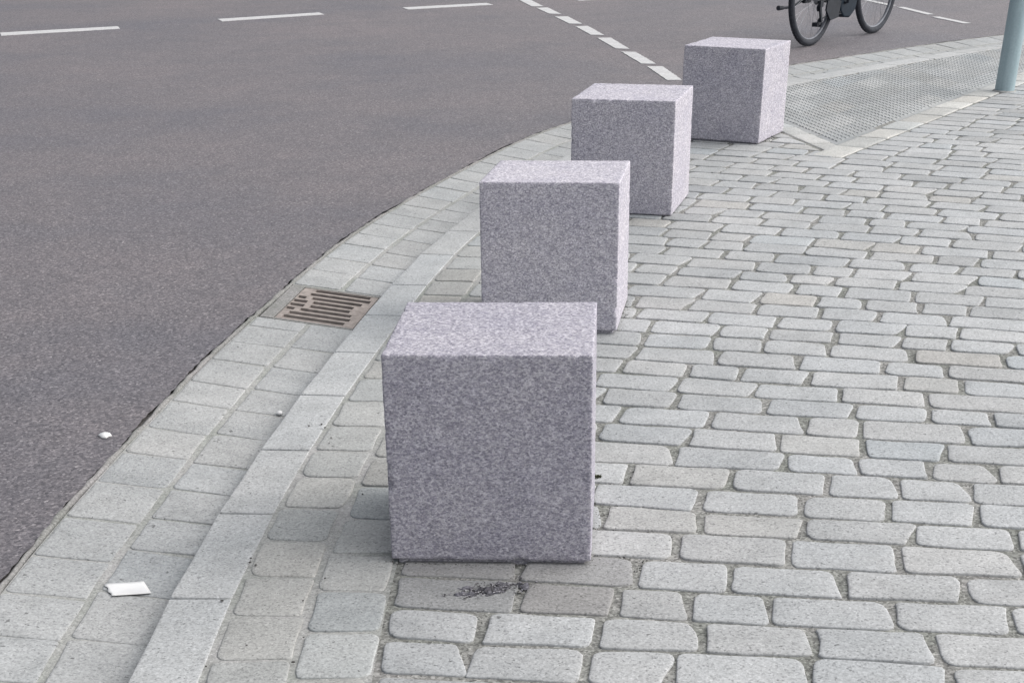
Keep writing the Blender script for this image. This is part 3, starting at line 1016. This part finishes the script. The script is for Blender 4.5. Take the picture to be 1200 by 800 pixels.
# specks of grit on kerb and setts
SPK = [(-.489, 4.143), (-.454, 4.155), (-.442, 4.125), (-.418, 4.039), (-.42, 3.997), (-.537, 3.226), (-.536, 3.202), (-.521, 3.187), (-.357, 3.107),
       (-.395, 2.992), (-.377, 2.816), (-.49, 2.786), (-.571, 3.001), (-.387, 2.707), (-.559, 2.696), (-.305, 3.611)]
bm = bmesh.new(); bmesh.ops.create_icosphere(bm, subdivisions=2, radius=1)
for v in bm.verts: v.co = Vector((v.co.x * (1 + .2 * math.sin(v.co.y * 5)), v.co.y * .85, v.co.z * .45))
for f_ in bm.faces: f_.smooth = True
me = bpy.data.meshes.new('grit_speck'); bm.to_mesh(me); bm.free(); me.materials.append(M_dark)
for x, y in SPK:
    o = bpy.data.objects.new('grit_speck', me); COL.objects.link(o)
    k = rng.uniform(.0022, .0042); o.scale = (k, k, k); o.rotation_euler = (0, 0, rng.uniform(0, 6))
    o.location = (x, y, .0035)
    tag(o, 'small dark speck of grit on the pale kerb and setts left of the blocks', 'grit', 'dark grit specks beside the nearest block')

# little weeds in the joints at the feet of the blocks
def weed(x, y, n, r, h, lab):
    mb = MB()
    for i in range(n):
        an = rng.uniform(0, 6.3); rr = r * math.sqrt(rng.random()); L = h * rng.uniform(.5, 1.2); w = rng.uniform(.0015, .003)
        bx, by = math.cos(an) * rr, math.sin(an) * rr * .8
        a2 = rng.uniform(0, 6.3); dx, dy = math.cos(a2), math.sin(a2)
        vs = [(bx - dy * w, by + dx * w, -.006), (bx + dy * w, by - dx * w, -.006), (bx + dx * L * .35 + dy * w, by + dy * L * .35 - dx * w, L * .6), (bx + dx * L * .35 - dy * w, by + dy * L * .35 + dx * w, L * .6), (bx + dx * L * .8, by + dy * L * .8, L * .8)]
        mb.add(vs, [(0, 1, 2, 3), (3, 2, 4)], True)
    o = mb.build('weed', M_moss); o.location = (x, y, 0)
    tag(o, lab, 'weed')
weed(.285, 3.70, 60, .014, .008, 'tiny dark weed tuft in the joint right of the nearest block')

# ------------------------------------------------------------------ light
EL, AZ = 40, 86          # sun behind thin cloud, from the right and a little beyond the blocks (azimuth clockwise from +Y)
w = bpy.data.worlds.new('World'); S.world = w; w.use_nodes = True
nt = w.node_tree
sky = nt.nodes.new('ShaderNodeTexSky'); sky.sky_type = 'NISHITA'; sky.sun_disc = False
sky.sun_elevation = R(EL); sky.sun_rotation = R(AZ); sky.dust_density = 5; sky.air_density = 1.0; sky.ozone_density = 1
hs = nt.nodes.new('ShaderNodeHueSaturation'); hs.inputs['Saturation'].default_value = .42
nt.links.new(sky.outputs[0], hs.inputs['Color'])
bg = nt.nodes['Background']
nt.links.new(hs.outputs[0], bg.inputs['Color']); bg.inputs['Strength'].default_value = .064
sun = bpy.data.lights.new('sun', 'SUN'); sun.energy = 2.1; sun.angle = R(120); sun.color = (1, .995, .985)
so = bpy.data.objects.new('sun', sun); COL.objects.link(so)
dv = Vector((math.sin(R(AZ)) * math.cos(R(EL)), math.cos(R(AZ)) * math.cos(R(EL)), math.sin(R(EL))))
so.rotation_euler = (-dv).to_track_quat('-Z', 'Y').to_euler(); so.location = dv * 30

# ------------------------------------------------------------------ camera
cd = bpy.data.cameras.new('camera'); co = bpy.data.objects.new('camera', cd); COL.objects.link(co)
RM = [[0.99978, -0.010054, -0.01821], [0.020801, 0.483236, 0.875243], [0.0, 0.875432, -0.483340]]
m = Matrix.Identity(4)
for i in range(3):
    m[i][0] = RM[0][i]; m[i][1] = RM[1][i]; m[i][2] = -RM[2][i]
m.translation = (0, 0, 1.4093)
co.matrix_world = m
cd.sensor_width = 36; cd.lens = 1795.495 / 1200 * 36
cd.shift_x = 27.5 / 1200; cd.shift_y = 416.08 / 1200
cd.clip_end = 3000; cd.clip_start = .05
S.camera = co
S.view_settings.view_transform = 'Standard'; S.view_settings.look = 'None'; S.view_settings.gamma = 1
S.view_settings.use_curve_mapping = False
S.view_settings.exposure = .82
S.cycles.filter_width = 1.45
